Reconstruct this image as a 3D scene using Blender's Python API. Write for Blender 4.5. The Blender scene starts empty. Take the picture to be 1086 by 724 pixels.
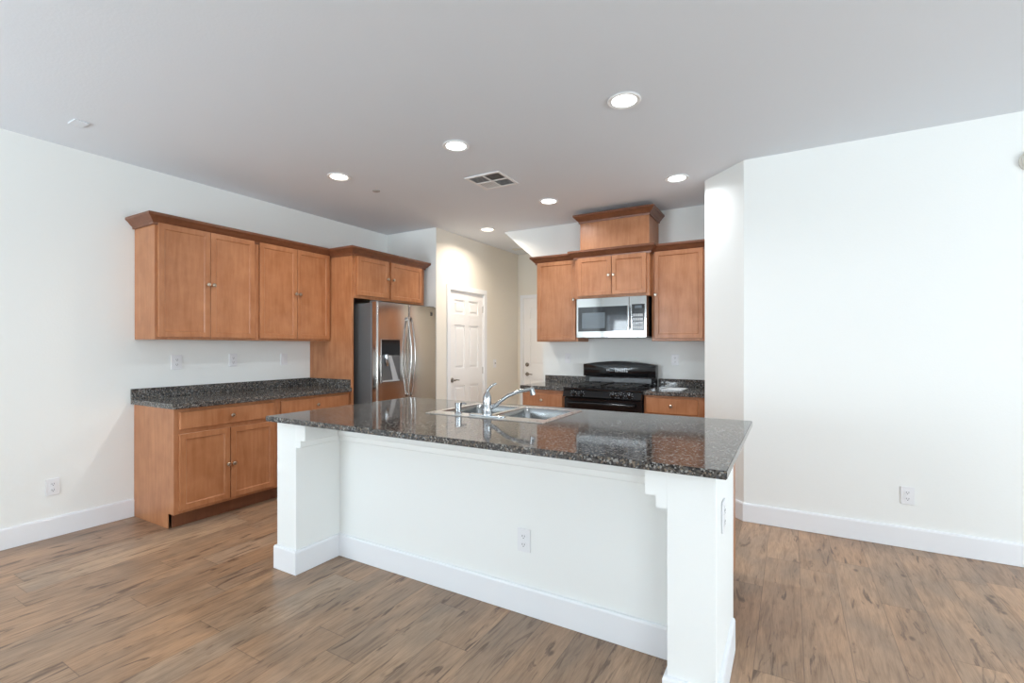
import bpy, bmesh, math, random
from mathutils import Vector, Matrix
random.seed(4)
PI = math.pi
S = bpy.context.scene
COL = S.collection
CEIL = 2.743

# ------------------------------------------------------------------ camera
cd = bpy.data.cameras.new('camera'); cam = bpy.data.objects.new('camera', cd); COL.objects.link(cam)
cam.location = (0, 0, 1.325); cam.rotation_euler = (math.radians(90), 0, math.radians(30.13))
cd.sensor_width = 36; cd.lens = 36 * 508.3 / 1086; cd.shift_y = 5.4 / 1086; cd.clip_start = 0.05
S.camera = cam
# ------------------------------------------------------------------ view, world, daylight
S.view_settings.view_transform = 'Standard'; S.view_settings.look = 'None'
S.view_settings.gamma = 1; S.view_settings.use_curve_mapping = False
S.view_settings.exposure = 0.09
S.cycles.max_bounces = 10; S.cycles.diffuse_bounces = 7; S.cycles.glossy_bounces = 5
S.cycles.transparent_max_bounces = 16; S.cycles.sample_clamp_indirect = 6
S.cycles.caustics_reflective = False; S.cycles.caustics_refractive = False
W = bpy.data.worlds.new('daylight'); S.world = W; W.use_nodes = True
W.node_tree.nodes['Background'].inputs[0].default_value = (0.80, 0.90, 1.0, 1)
W.node_tree.nodes['Background'].inputs[1].default_value = 1.6
def area(name, loc, rot, sx, sy, power, col):
    l = bpy.data.lights.new(name, 'AREA'); l.shape = 'RECTANGLE'; l.size = sx; l.size_y = sy
    l.energy = power; l.color = col
    o = bpy.data.objects.new(name, l); COL.objects.link(o); o.location = loc; o.rotation_euler = rot
    return o
DAY = (0.82, 0.93, 1.0)
area('daylight_patio_door', (2.35, -3.32, 1.15), (math.radians(92), 0, 0), 2.0, 2.1, 106, DAY)
area('daylight_blind_window', (-3.40, -3.32, 1.3), (math.radians(112), 0, 0), 1.6, 1.6, 240, DAY)
area('daylight_side_window', (4.42, 0.9, 1.45), (math.radians(98), 0, math.radians(90)), 2.6, 1.6, 145, DAY)

# ------------------------------------------------------------------ materials
def new(name):
    m = bpy.data.materials.new(name); m.use_nodes = True
    nt = m.node_tree; b = nt.nodes['Principled BSDF']
    return m, nt, b
def N(nt, t, **kw):
    n = nt.nodes.new(t)
    for k, v in kw.items():
        if k in n.inputs: n.inputs[k].default_value = v
        else: setattr(n, k, v)
    return n
def L(nt, a, b): nt.links.new(a, b)
def plain(name, col, rough=0.5, metal=0.0, spec=0.5, bump=None, coat=0):
    m, nt, b = new(name)
    b.inputs['Base Color'].default_value = (*col, 1); b.inputs['Roughness'].default_value = rough
    b.inputs['Metallic'].default_value = metal; b.inputs['Specular IOR Level'].default_value = spec
    b.inputs['Coat Weight'].default_value = coat
    tc = N(nt, 'ShaderNodeTexCoord')
    no = N(nt, 'ShaderNodeTexNoise'); no.inputs['Scale'].default_value = bump[0] if bump else 40
    L(nt, tc.outputs['Object'], no.inputs['Vector'])
    if bump:
        bp = N(nt, 'ShaderNodeBump'); bp.inputs['Strength'].default_value = bump[1]; bp.inputs['Distance'].default_value = 0.002
        no.inputs['Detail'].default_value = 4
        L(nt, no.outputs['Fac'], bp.inputs['Height']); L(nt, bp.outputs['Normal'], b.inputs['Normal'])
    else:
        mr = N(nt, 'ShaderNodeMapRange'); mr.inputs['To Min'].default_value = rough * 0.92; mr.inputs['To Max'].default_value = min(1, rough * 1.08)
        L(nt, no.outputs['Fac'], mr.inputs['Value']); L(nt, mr.outputs['Result'], b.inputs['Roughness'])
    return m
M = {}
M['wall'] = plain('wall_paint', (0.84, 0.86, 0.845), 0.85, bump=(90, 0.25))
M['hall'] = plain('wall_paint_warm_lit', (0.80, 0.765, 0.69), 0.85, bump=(90, 0.25))  # warm lamp light of the hall is put into this cream wall colour
M['ceiling'] = plain('ceiling_paint', (0.76, 0.80, 0.85), 0.95, bump=(70, 0.4))
M['trim'] = plain('white_trim_paint', (0.83, 0.85, 0.88), 0.45)
M['island'] = plain('island_paint', (0.84, 0.86, 0.85), 0.7, bump=(120, 0.12))
M['door'] = plain('door_paint', (0.87, 0.87, 0.87), 0.45)
M['plate'] = plain('outlet_plastic', (0.80, 0.81, 0.83), 0.35)
M['slot'] = plain('outlet_slot', (0.05, 0.05, 0.05), 0.6)
M['chrome'] = plain('chrome', (0.46, 0.48, 0.50), 0.10, 1.0)
M['nickel'] = plain('brushed_nickel', (0.50, 0.43, 0.35), 0.28, 1.0)
M['sink'] = plain('sink_steel', (0.62, 0.62, 0.61), 0.28, 1.0)
M['basin'] = plain('sink_steel_shaded', (0.34, 0.35, 0.35), 0.24, 1.0)  # same sink steel, with the shade inside the bowls put into a darker colour
M['black'] = plain('black_enamel', (0.008, 0.008, 0.009), 0.10, 0, 0.45)
M['blackmat'] = plain('black_cast_iron', (0.012, 0.012, 0.012), 0.5)
M['glass_dark'] = plain('dark_oven_glass', (0.012, 0.014, 0.018), 0.04, 0, 0.6)
M['screen'] = plain('microwave_screen_glass', (0.10, 0.12, 0.14), 0.05, 0, 0.6)
M['grey'] = plain('fridge_side_grey', (0.13, 0.135, 0.14), 0.4, 0.3)
M['darkgrey'] = plain('dark_grey_plastic', (0.04, 0.042, 0.045), 0.3)
M['panelgrey'] = plain('keypad_grey', (0.42, 0.43, 0.44), 0.25)
M['ring'] = plain('light_trim_ring', (0.85, 0.85, 0.85), 0.4)
M['vent_dark'] = plain('vent_cavity', (0.10, 0.10, 0.10), 0.8)
M['paper'] = plain('paper', (0.82, 0.84, 0.86), 0.7)
M['ivory'] = plain('ivory_plastic', (0.72, 0.70, 0.64), 0.4)
M['lockmetal'] = plain('door_lock_metal', (0.35, 0.33, 0.31), 0.25, 1.0)
M['pencil'] = plain('printed_mark', (0.15, 0.15, 0.16), 0.6)

def wood(name, c1, c2, rough=0.36):
    m, nt, b = new(name)
    tc = N(nt, 'ShaderNodeTexCoord'); oi = N(nt, 'ShaderNodeObjectInfo')
    add = N(nt, 'ShaderNodeVectorMath', operation='ADD'); L(nt, tc.outputs['Object'], add.inputs[0])
    sc = N(nt, 'ShaderNodeVectorMath', operation='SCALE'); sc.inputs[3].default_value = 37.0
    cx = N(nt, 'ShaderNodeCombineXYZ'); L(nt, oi.outputs['Random'], cx.inputs[0]); L(nt, oi.outputs['Random'], cx.inputs[1])
    L(nt, cx.outputs[0], sc.inputs[0]); L(nt, sc.outputs[0], add.inputs[1])
    mp = N(nt, 'ShaderNodeMapping'); mp.inputs['Scale'].default_value = (14, 14, 1.6); L(nt, add.outputs[0], mp.inputs['Vector'])
    g = N(nt, 'ShaderNodeTexNoise'); g.inputs['Scale'].default_value = 2.2; g.inputs['Detail'].default_value = 6; g.inputs['Distortion'].default_value = 0.5
    L(nt, mp.outputs[0], g.inputs['Vector'])
    g2 = N(nt, 'ShaderNodeTexNoise'); g2.inputs['Scale'].default_value = 7; g2.inputs['Detail'].default_value = 4; L(nt, add.outputs[0], g2.inputs['Vector'])
    mx = N(nt, 'ShaderNodeMath', operation='ADD'); L(nt, g.outputs['Fac'], mx.inputs[0]); L(nt, g2.outputs['Fac'], mx.inputs[1])
    r = N(nt, 'ShaderNodeValToRGB'); h = N(nt, 'ShaderNodeMath', operation='MULTIPLY'); h.inputs[1].default_value = 0.5
    L(nt, mx.outputs[0], h.inputs[0]); L(nt, h.outputs[0], r.inputs['Fac'])
    r.color_ramp.elements[0].position = 0.35; r.color_ramp.elements[0].color = (*c1, 1)
    r.color_ramp.elements[1].position = 0.65; r.color_ramp.elements[1].color = (*c2, 1)
    L(nt, r.outputs[0], b.inputs['Base Color'])
    b.inputs['Roughness'].default_value = rough; b.inputs['Specular IOR Level'].default_value = 0.4; b.inputs['Coat Weight'].default_value = 0.15; b.inputs['Coat Roughness'].default_value = 0.22
    return m
M['wood'] = wood('stained_maple', (0.355, 0.136, 0.054), (0.48, 0.215, 0.10), 0.36)
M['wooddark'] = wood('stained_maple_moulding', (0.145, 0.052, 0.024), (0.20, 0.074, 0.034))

def granite():
    m, nt, b = new('speckled_granite')
    tc = N(nt, 'ShaderNodeTexCoord')
    v = N(nt, 'ShaderNodeTexVoronoi'); v.inputs['Scale'].default_value = 140; L(nt, tc.outputs['Object'], v.inputs['Vector'])
    hs = N(nt, 'ShaderNodeSeparateColor'); L(nt, v.outputs['Color'], hs.inputs[0])
    r = N(nt, 'ShaderNodeValToRGB'); L(nt, hs.outputs[0], r.inputs['Fac']); cr = r.color_ramp; cr.interpolation = 'CONSTANT'
    data = [(0, (0.012, 0.013, 0.016)), (0.30, (0.085, 0.080, 0.075)), (0.46, (0.035, 0.040, 0.045)), (0.62, (0.22, 0.175, 0.135)), (0.75, (0.08, 0.086, 0.094)), (0.88, (0.34, 0.34, 0.33))]
    cr.elements[0].color = (*data[0][1], 1); cr.elements[0].position = 0
    cr.elements[1].position = data[1][0]; cr.elements[1].color = (*data[1][1], 1)
    for p, c in data[2:]:
        e = cr.elements.new(p); e.color = (*c, 1)
    n = N(nt, 'ShaderNodeTexNoise'); n.inputs['Scale'].default_value = 55; n.inputs['Detail'].default_value = 5; L(nt, tc.outputs['Object'], n.inputs['Vector'])
    r2 = N(nt, 'ShaderNodeValToRGB'); r2.color_ramp.elements[0].position = 0.38; r2.color_ramp.elements[0].color = (0.018, 0.018, 0.02, 1)
    r2.color_ramp.elements[1].position = 0.62; r2.color_ramp.elements[1].color = (0.17, 0.145, 0.12, 1); L(nt, n.outputs['Fac'], r2.inputs['Fac'])
    mx = N(nt, 'ShaderNodeMix', data_type='RGBA'); mx.inputs[0].default_value = 0.30
    L(nt, r.outputs[0], mx.inputs[6]); L(nt, r2.outputs[0], mx.inputs[7]); L(nt, mx.outputs[2], b.inputs['Base Color'])
    b.inputs['Roughness'].default_value = 0.07; b.inputs['Specular IOR Level'].default_value = 0.5
    return m
M['granite'] = granite()

def steel(name, col, rough, axis):
    m, nt, b = new(name)
    tc = N(nt, 'ShaderNodeTexCoord'); mp = N(nt, 'ShaderNodeMapping'); mp.inputs['Scale'].default_value = axis
    n = N(nt, 'ShaderNodeTexNoise'); n.inputs['Scale'].default_value = 6; n.inputs['Detail'].default_value = 3
    L(nt, tc.outputs['Object'], mp.inputs['Vector']); L(nt, mp.outputs[0], n.inputs['Vector'])
    mr = N(nt, 'ShaderNodeMapRange'); mr.inputs['To Min'].default_value = rough * 0.8; mr.inputs['To Max'].default_value = rough * 1.25
    L(nt, n.outputs['Fac'], mr.inputs['Value']); L(nt, mr.outputs[0], b.inputs['Roughness'])
    b.inputs['Base Color'].default_value = (*col, 1); b.inputs['Metallic'].default_value = 1
    return m
M['steel'] = steel('brushed_stainless', (0.56, 0.54, 0.52), 0.17, (60, 60, 1))
M['steel_mw'] = steel('microwave_stainless', (0.42, 0.41, 0.40), 0.08, (1, 60, 60))

def floor_mat():
    m, nt, b = new('oak_plank_floor')
    tc = N(nt, 'ShaderNodeTexCoord'); sp = N(nt, 'ShaderNodeSeparateXYZ'); L(nt, tc.outputs['Object'], sp.inputs[0])
    PW, PL = 0.18, 1.22
    def math_(op, a, bb=None, c=None):
        n = N(nt, 'ShaderNodeMath', operation=op)
        for i, x in enumerate((a, bb, c)):
            if x is None: continue
            if isinstance(x, (int, float)): n.inputs[i].default_value = x
            else: L(nt, x, n.inputs[i])
        return n.outputs[0]
    xs = math_('DIVIDE', math_('SUBTRACT', sp.outputs[0], 0.049), PW)
    ix = math_('FLOOR', xs); fx = math_('SUBTRACT', xs, ix)
    wn = N(nt, 'ShaderNodeTexWhiteNoise', noise_dimensions='1D'); L(nt, ix, wn.inputs['W'])
    ys = math_('ADD', math_('DIVIDE', sp.outputs[1], PL), math_('MULTIPLY', wn.outputs['Value'], 7.3))
    iy = math_('FLOOR', ys); fy = math_('SUBTRACT', ys, iy)
    cb = N(nt, 'ShaderNodeCombineXYZ'); L(nt, ix, cb.inputs[0]); L(nt, iy, cb.inputs[1])
    w2 = N(nt, 'ShaderNodeTexWhiteNoise', noise_dimensions='3D'); L(nt, cb.outputs[0], w2.inputs['Vector'])
    # shifted coords per plank
    off = N(nt, 'ShaderNodeVectorMath', operation='SCALE'); off.inputs[3].default_value = 23.0; L(nt, w2.outputs['Color'], off.inputs[0])
    ad = N(nt, 'ShaderNodeVectorMath', operation='ADD'); L(nt, tc.outputs['Object'], ad.inputs[0]); L(nt, off.outputs[0], ad.inputs[1])
    def noise(scale, vec, detail, dist=0.0, rough=0.5):
        mp = N(nt, 'ShaderNodeMapping'); mp.inputs['Scale'].default_value = vec; L(nt, ad.outputs[0], mp.inputs['Vector'])
        n = N(nt, 'ShaderNodeTexNoise'); n.inputs['Scale'].default_value = scale; n.inputs['Detail'].default_value = detail
        n.inputs['Distortion'].default_value = dist; n.inputs['Roughness'].default_value = rough; L(nt, mp.outputs[0], n.inputs['Vector'])
        return n.outputs['Fac']
    def ramp(fac, stops):
        r = N(nt, 'ShaderNodeValToRGB'); L(nt, fac, r.inputs['Fac'])
        r.color_ramp.elements[0].position = stops[0][0]; r.color_ramp.elements[0].color = (*stops[0][1], 1)
        r.color_ramp.elements[1].position = stops[-1][0]; r.color_ramp.elements[1].color = (*stops[-1][1], 1)
        for p, c in stops[1:-1]:
            e = r.color_ramp.elements.new(p); e.color = (*c, 1)
        return r.outputs[0]
    def mixc(f, a, bb, mode='MIX'):
        n = N(nt, 'ShaderNodeMix', data_type='RGBA', blend_type=mode)
        if isinstance(f, (int, float)): n.inputs[0].default_value = f
        else: L(nt, f, n.inputs[0])
        L(nt, a, n.inputs[6])
        if isinstance(bb, tuple): n.inputs[7].default_value = (*bb, 1)
        else: L(nt, bb, n.inputs[7])
        return n.outputs[2]
    plank = ramp(w2.outputs['Value'], [(0, (0.375, 0.240, 0.150)), (0.35, (0.425, 0.290, 0.192)), (0.7, (0.395, 0.255, 0.160)), (1, (0.455, 0.325, 0.222))])
    grain = ramp(noise(5, (9, 0.9, 1), 7, 0.8, 0.6), [(0.30, (0.62, 0.58, 0.55)), (0.5, (0.95, 0.94, 0.93)), (0.7, (1.12, 1.10, 1.08))])
    c = mixc(1.0, plank, grain, 'MULTIPLY')
    fine = ramp(noise(40, (8, 0.35, 1), 3), [(0.35, (0.86, 0.85, 0.84)), (0.6, (1.04, 1.04, 1.04))])
    c = mixc(1.0, c, fine, 'MULTIPLY')
    cloudy = ramp(noise(2.6, (1.6, 0.8, 1), 4, 0.4), [(0.33, (0.74, 0.77, 0.82)), (0.67, (1.12, 1.06, 1.0))])
    c = mixc(1.0, c, cloudy, 'MULTIPLY')
    streak = ramp(noise(3.4, (3.6, 0.62, 1), 6, 1.9, 0.58), [(0.575, (0, 0, 0)), (0.63, (0.6, 0.6, 0.6)), (0.68, (0.95, 0.95, 0.95))])
    c = mixc(streak, c, (0.115, 0.064, 0.040))
    mpk = N(nt, 'ShaderNodeMapping'); mpk.inputs['Scale'].default_value = (1.0, 0.55, 1); L(nt, ad.outputs[0], mpk.inputs['Vector'])
    vk = N(nt, 'ShaderNodeTexVoronoi'); vk.inputs['Scale'].default_value = 8; vk.inputs['Randomness'].default_value = 1; L(nt, mpk.outputs[0], vk.inputs['Vector'])
    knot = ramp(vk.outputs['Distance'], [(0.05, (0.8, 0.8, 0.8)), (0.13, (0, 0, 0))])
    kk = N(nt, 'ShaderNodeSeparateColor'); L(nt, vk.outputs['Color'], kk.inputs[0])
    kf = math_('MULTIPLY', knot, math_('GREATER_THAN', kk.outputs[0], 0.72))
    c = mixc(kf, c, (0.09, 0.048, 0.03))
    ex = math_('LESS_THAN', math_('MINIMUM', fx, math_('SUBTRACT', 1.0, fx)), 0.010)
    ey = math_('LESS_THAN', math_('MINIMUM', fy, math_('SUBTRACT', 1.0, fy)), 0.0016)
    seam = math_('MULTIPLY', math_('MAXIMUM', ex, ey), 0.5)
    c = mixc(seam, c, (0.10, 0.06, 0.04))
    L(nt, c, b.inputs['Base Color']); b.inputs['Roughness'].default_value = 0.36; b.inputs['Specular IOR Level'].default_value = 0.5
    return m
M['floor'] = floor_mat()
def emit(name, col, st):
    m, nt, b = new(name)
    b.inputs['Base Color'].default_value = (0.9, 0.9, 0.9, 1); b.inputs['Emission Color'].default_value = (*col, 1); b.inputs['Emission Strength'].default_value = st
    return m
def glass():
    m = bpy.data.materials.new('window_glass'); m.use_nodes = True; nt = m.node_tree; nt.nodes.clear()
    o = N(nt, 'ShaderNodeOutputMaterial'); t = N(nt, 'ShaderNodeBsdfTransparent'); g = N(nt, 'ShaderNodeBsdfGlossy'); g.inputs['Roughness'].default_value = 0.02
    mx = N(nt, 'ShaderNodeMixShader'); mx.inputs[0].default_value = 0.08
    L(nt, t.outputs[0], mx.inputs[1]); L(nt, g.outputs[0], mx.inputs[2]); L(nt, mx.outputs[0], o.inputs[0]); return m
M['glass'] = glass()

# ------------------------------------------------------------------ mesh builder
class MB:
    def __init__(s): s.bm = bmesh.new()
    def box(s, x0, x1, y0, y1, z0, z1, bev=0.0):
        t = bmesh.new(); bmesh.ops.create_cube(t, size=1)
        for v in t.verts: v.co = Vector(((x0+x1)/2 + v.co.x*(x1-x0), (y0+y1)/2 + v.co.y*(y1-y0), (z0+z1)/2 + v.co.z*(z1-z0)))
        if bev: bmesh.ops.bevel(t, geom=list(t.edges), offset=bev, segments=2, affect='EDGES', profile=0.5)
        return s._add(t)
    def _add(s, t):
        me = bpy.data.meshes.new('tmp'); t.to_mesh(me); t.free(); s.bm.from_mesh(me); bpy.data.meshes.remove(me); return s
    def prism(s, pts, axis, a, b, bev=0.0):
        """pts: 2-D polygon; axis 'x': (y,z), 'y': (x,z), 'z': (x,y); extruded a..b"""
        t = bmesh.new()
        def mk(p, q): return {'x': (q, p[0], p[1]), 'y': (p[0], q, p[1]), 'z': (p[0], p[1], q)}[axis]
        A = [t.verts.new(mk(p, a)) for p in pts]; B = [t.verts.new(mk(p, b)) for p in pts]
        t.faces.new(A); t.faces.new(B[::-1]); n = len(pts)
        for i in range(n): t.faces.new((A[i], B[i], B[(i+1) % n], A[(i+1) % n]))
        bmesh.ops.recalc_face_normals(t, faces=t.faces)
        if bev: bmesh.ops.bevel(t, geom=list(t.edges), offset=bev, segments=2, affect='EDGES', profile=0.5)
        return s._add(t)
    def lathe(s, prof, c, axis='z', seg=32):
        """prof: (radius, height) list, revolved about axis through c"""
        t = bmesh.new(); rings = []
        for r, h in prof:
            ring = []
            for i in range(seg):
                a = 2*PI*i/seg; u, v = r*math.cos(a), r*math.sin(a)
                p = {'z': (u, v, h), 'y': (u, h, v), 'x': (h, u, v)}[axis]
                ring.append(t.verts.new((c[0]+p[0], c[1]+p[1], c[2]+p[2])))
            rings.append(ring)
        for k in range(len(rings)-1):
            for i in range(seg): t.faces.new((rings[k][i], rings[k][(i+1) % seg], rings[k+1][(i+1) % seg], rings[k+1][i]))
        if prof[0][0] > 1e-6: t.faces.new(rings[0][::-1])
        if prof[-1][0] > 1e-6: t.faces.new(rings[-1])
        bmesh.ops.remove_doubles(t, verts=t.verts, dist=1e-6); bmesh.ops.recalc_face_normals(t, faces=t.faces)
        return s._add(t)
    def tube(s, pts, rad, seg=12):
        pts = [Vector(p) for p in pts]; rads = rad if isinstance(rad, (list, tuple)) else [rad]*len(pts)
        t = bmesh.new(); rings = []; up = None
        for i, p in enumerate(pts):
            d = (pts[min(i+1, len(pts)-1)] - pts[max(i-1, 0)]).normalized()
            if up is None: up = d.orthogonal().normalized()
            up = (up - d*up.dot(d)).normalized(); sd = d.cross(up)
            rings.append([t.verts.new(p + (up*math.cos(2*PI*k/seg) + sd*math.sin(2*PI*k/seg))*rads[i]) for k in range(seg)])
        for k in range(len(rings)-1):
            for i in range(seg): t.faces.new((rings[k][i], rings[k][(i+1) % seg], rings[k+1][(i+1) % seg], rings[k+1][i]))
        t.faces.new(rings[0][::-1]); t.faces.new(rings[-1]); bmesh.ops.recalc_face_normals(t, faces=t.faces)
        return s._add(t)
    def sweep(s, prof, path):
        """prof: closed (outward, z) polygon; path: 2-D points, outward is to the RIGHT of travel; mitred corners"""
        n = len(path); t = bmesh.new(); rings = []
        for i in range(n):
            def nrm(a, b):
                d = Vector((b[0]-a[0], b[1]-a[1])).normalized(); return Vector((d.y, -d.x))
            if i == 0: m = nrm(path[0], path[1])
            elif i == n-1: m = nrm(path[-2], path[-1])
            else:
                n1, n2 = nrm(path[i-1], path[i]), nrm(path[i], path[i+1]); m = (n1+n2); m = m / m.dot(n1)
            rings.append([t.verts.new((path[i][0]+m.x*o, path[i][1]+m.y*o, z)) for o, z in prof])
        k = len(prof)
        for i in range(n-1):
            for j in range(k): t.faces.new((rings[i][j], rings[i+1][j], rings[i+1][(j+1) % k], rings[i][(j+1) % k]))
        t.faces.new(rings[0]); t.faces.new(rings[-1][::-1]); bmesh.ops.recalc_face_normals(t, faces=t.faces)
        return s._add(t)
    def panel(s, x0, x1, z0, z1, yb, yf, rail=0.055, depth=0.007, lip=0.008, edge=0.002):
        """shaker door: back plane at yb, front face at yf (yf<yb, facing -y), recessed centre panel with a bevelled lip"""
        t = bmesh.new(); bmesh.ops.create_cube(t, size=1)
        for v in t.verts: v.co = Vector(((x0+x1)/2 + v.co.x*(x1-x0), (yb+yf)/2 + v.co.y*(yb-yf), (z0+z1)/2 + v.co.z*(z1-z0)))
        f = min(t.faces, key=lambda q: q.calc_center_median().y)
        if edge: bmesh.ops.bevel(t, geom=list(f.edges), offset=edge, segments=1, affect='EDGES')
        f = min(t.faces, key=lambda q: q.calc_center_median().y)
        if rail:
            bmesh.ops.inset_region(t, faces=[f], thickness=rail, depth=0)
            bmesh.ops.inset_region(t, faces=[f], thickness=lip, depth=-depth)
        return s._add(t)
    def build(s, name, mat, parent=None, smooth=False, loc=None, rotz=0):
        me = bpy.data.meshes.new(name); s.bm.to_mesh(me); s.bm.free()
        me.materials.append(M[mat] if isinstance(mat, str) else mat)
        if smooth:
            for p in me.polygons: p.use_smooth = True
            me.set_sharp_from_angle(angle=math.radians(35))
        o = bpy.data.objects.new(name, me); COL.objects.link(o)
        if parent: o.parent = parent
        if loc: o.location = loc
        if rotz: o.rotation_euler.z = rotz
        return o
def thing(name, label, cat, loc=(0, 0, 0), rotz=0, group=None):
    o = bpy.data.objects.new(name, None); COL.objects.link(o); o.location = loc; o.rotation_euler.z = rotz
    o.empty_display_size = 0.1
    o['label'] = label; o['category'] = cat
    if group: o['group'] = group
    return o
def tag(o, label, cat, group=None):
    o['label'] = label; o['category'] = cat
    if group: o['group'] = group
    return o
def struct(o, label=None, cat=None):
    o['kind'] = 'structure'
    if label: o['label'] = label
    if cat: o['category'] = cat
    return o
def copy_tree(o, parent=None):
    c = o.copy(); COL.objects.link(c)
    if parent: c.parent = parent
    for ch in list(o.children): copy_tree(ch, c)
    return c

# ------------------------------------------------------------------ room shell
EX, SY = 4.3, -3.1
struct(MB().box(-4.56, EX+.12, SY-.12, 6.6, -0.12, 0).build('floor', 'floor'), 'brown oak look plank floor with knots and dark streaks', 'floor')
struct(MB().box(-4.56, EX+.12, SY-.12, 6.6, CEIL, CEIL+.12).build('ceiling', 'ceiling'), 'smooth pale grey white ceiling with recessed lights', 'ceiling')
struct(MB().box(-4.56, -4.44, SY-.12, 4.60, 0, CEIL).build('wall_left', 'wall'), 'long white wall behind the left cabinets', 'wall')
struct(MB().box(-4.44, -3.6434, 4.48, 4.60, 0, CEIL).build('wall_fridge', 'wall'), 'short white wall just behind the refrigerator side', 'wall')
D1a, D1b, D1h = 4.745, 5.495, 2.03
struct(MB().prism([(4.4803, 0), (D1a, 0), (D1a, D1h), (D1b, D1h), (D1b, 0), (6.58, 0), (6.58, CEIL), (4.4803, CEIL)], 'x', -3.763, -3.6431).build('wall_hall', 'hall'), 'hallway wall coloured cream for warm lamp light with the pantry door', 'wall')
D2a, D2b, D2h = -3.545, -2.63, 2.06
struct(MB().prism([(-3.643, 0), (D2a, 0), (D2a, D2h), (D2b, D2h), (D2b, 0), (-2.33, 0), (-2.33, CEIL), (-3.643, CEIL)], 'y', 6.46, 6.58).build('wall_hall_far', 'hall'), 'far wall of the hallway coloured cream for warm lamp light with the back door', 'wall')
struct(MB().box(-2.45, -2.33, 5.231, 6.46, 0, CEIL).build('wall_hall_right', 'hall'))
struct(MB().prism([(-2.54, 0), (-.631, 0), (-.631, CEIL), (-3.075, CEIL), (-2.54, 2.275)], 'y', 5.11, 5.23).build('wall_range', 'wall'), 'white wall behind the range whose upper left edge slants out under the ceiling', 'wall')
struct(MB().prism([(-.631, 4.371), (-.305, 4.04), (EX, 4.04), (EX, 4.16), (-.25, 4.16), (-.50, 4.42), (-.50, 5.23), (-.631, 5.23)], 'z', 0, CEIL).build('wall_right', 'wall'), 'large white wall on the right with angled corner beside the range cabinets', 'wall')
# room behind the camera: walls with window openings
def holed(name, axis, a, b, u0, u1, holes, mat='wall'):
    m = MB(); cur = u0
    def bx(p, q, z0, z1):
        if q-p < 1e-4 or z1-z0 < 1e-4: return
        m.box(p, q, a, b, z0, z1) if axis == 'y' else m.box(a, b, p, q, z0, z1)
    for (h0, h1, z0, z1) in holes:
        bx(cur, h0, 0, CEIL); bx(h0, h1, 0, z0); bx(h0, h1, z1, CEIL); cur = h1
    bx(cur, u1, 0, CEIL)
    return struct(m.build(name, mat))
holed('wall_back', 'y', SY-.12, SY, -4.44, EX, [(-4.25, -2.55, 0.45, 2.2), (1.3, 3.4, 0.0, 2.2)])
holed('wall_east', 'x', EX, EX+.12, SY, 4.04, [(-0.4, 2.2, 0.6, 2.25)])
def window(name, axis, wall, u0, u1, z0, z1, mull=1):
    def bx(m, p, q, za, zb, d0, d1):
        return m.box(p, q, wall+d0, wall+d1, za, zb, .004) if axis == 'y' else m.box(wall+d0, wall+d1, p, q, za, zb, .004)
    sgn = -1 if axis == 'y' else 1
    d0, d1 = sorted((sgn*.03, sgn*.09)); m = MB(); w = .05
    bx(m, u0, u0+w, z0, z1, d0, d1); bx(m, u1-w, u1, z0, z1, d0, d1); bx(m, u0+w, u1-w, z0, z0+w, d0, d1); bx(m, u0+w, u1-w, z1-w, z1, d0, d1)
    for k in range(mull):
        c = u0 + (u1-u0)*(k+1)/(mull+1); bx(m, c-.03, c+.03, z0+w, z1-w, d0, d1)
    f = struct(m.build(name, 'trim'))
    g = MB(); dd = sorted((sgn*.058, sgn*.062)); bx2 = (g.box(u0+w, u1-w, wall+dd[0], wall+dd[1], z0+w, z1-w) if axis == 'y' else g.box(wall+dd[0], wall+dd[1], u0+w, u1-w, z0+w, z1-w))
    g.build('pane', 'glass', f); return f
window('window_1', 'y', SY, -4.25, -2.55, 0.45, 2.2); window('window_2', 'y', SY, 1.3, 3.4, 0.0, 2.2); window('window_3', 'x', EX, -0.4, 2.2, 0.6, 2.25, 1)
bl = thing('window_blind', 'white horizontal slat blind hanging in the window behind the viewer', 'window blind', (-3.4, SY+.03, 2.2))
m = MB()
for k in range(34): 
    z = -0.06 - k*.05
    m.prism([(-.018, z-.010), (.018, z+.010), (.018, z+.0125), (-.018, z-.0075)], 'x', -.84, .84)
m.build('slats', 'trim', bl); MB().box(-.85, .85, -.025, .025, -.045, 0, .004).build('head_rail', 'trim', bl)

# baseboards
BB = [(0, 0.002), (.014, 0.002), (.014, .128), (.010, .138), (0, .140)]
def base(name, path, prof=BB, mat='trim', parent=None):
    o = MB().sweep(prof, path).build(name, mat, parent)
    return struct(o) if not parent else o
base('baseboard_left', [(-4.439, SY), (-4.439, 1.755)])
base('baseboard_right', [(-.630, 4.45), (-.630, 4.371), (-.305, 4.039), (EX, 4.039)][::-1][::-1] if False else [(-.6325, 4.37), (-.3055, 4.039), (EX, 4.039)])
base('baseboard_hall', [(-3.642, 5.565), (-3.642, 6.459), (-3.61, 6.459)])
base('baseboard_back', [(1.28, SY+.001), (-4.439, SY+.001)])
base('baseboard_east', [(EX-.001, 4.02), (EX-.001, SY)])

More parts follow.
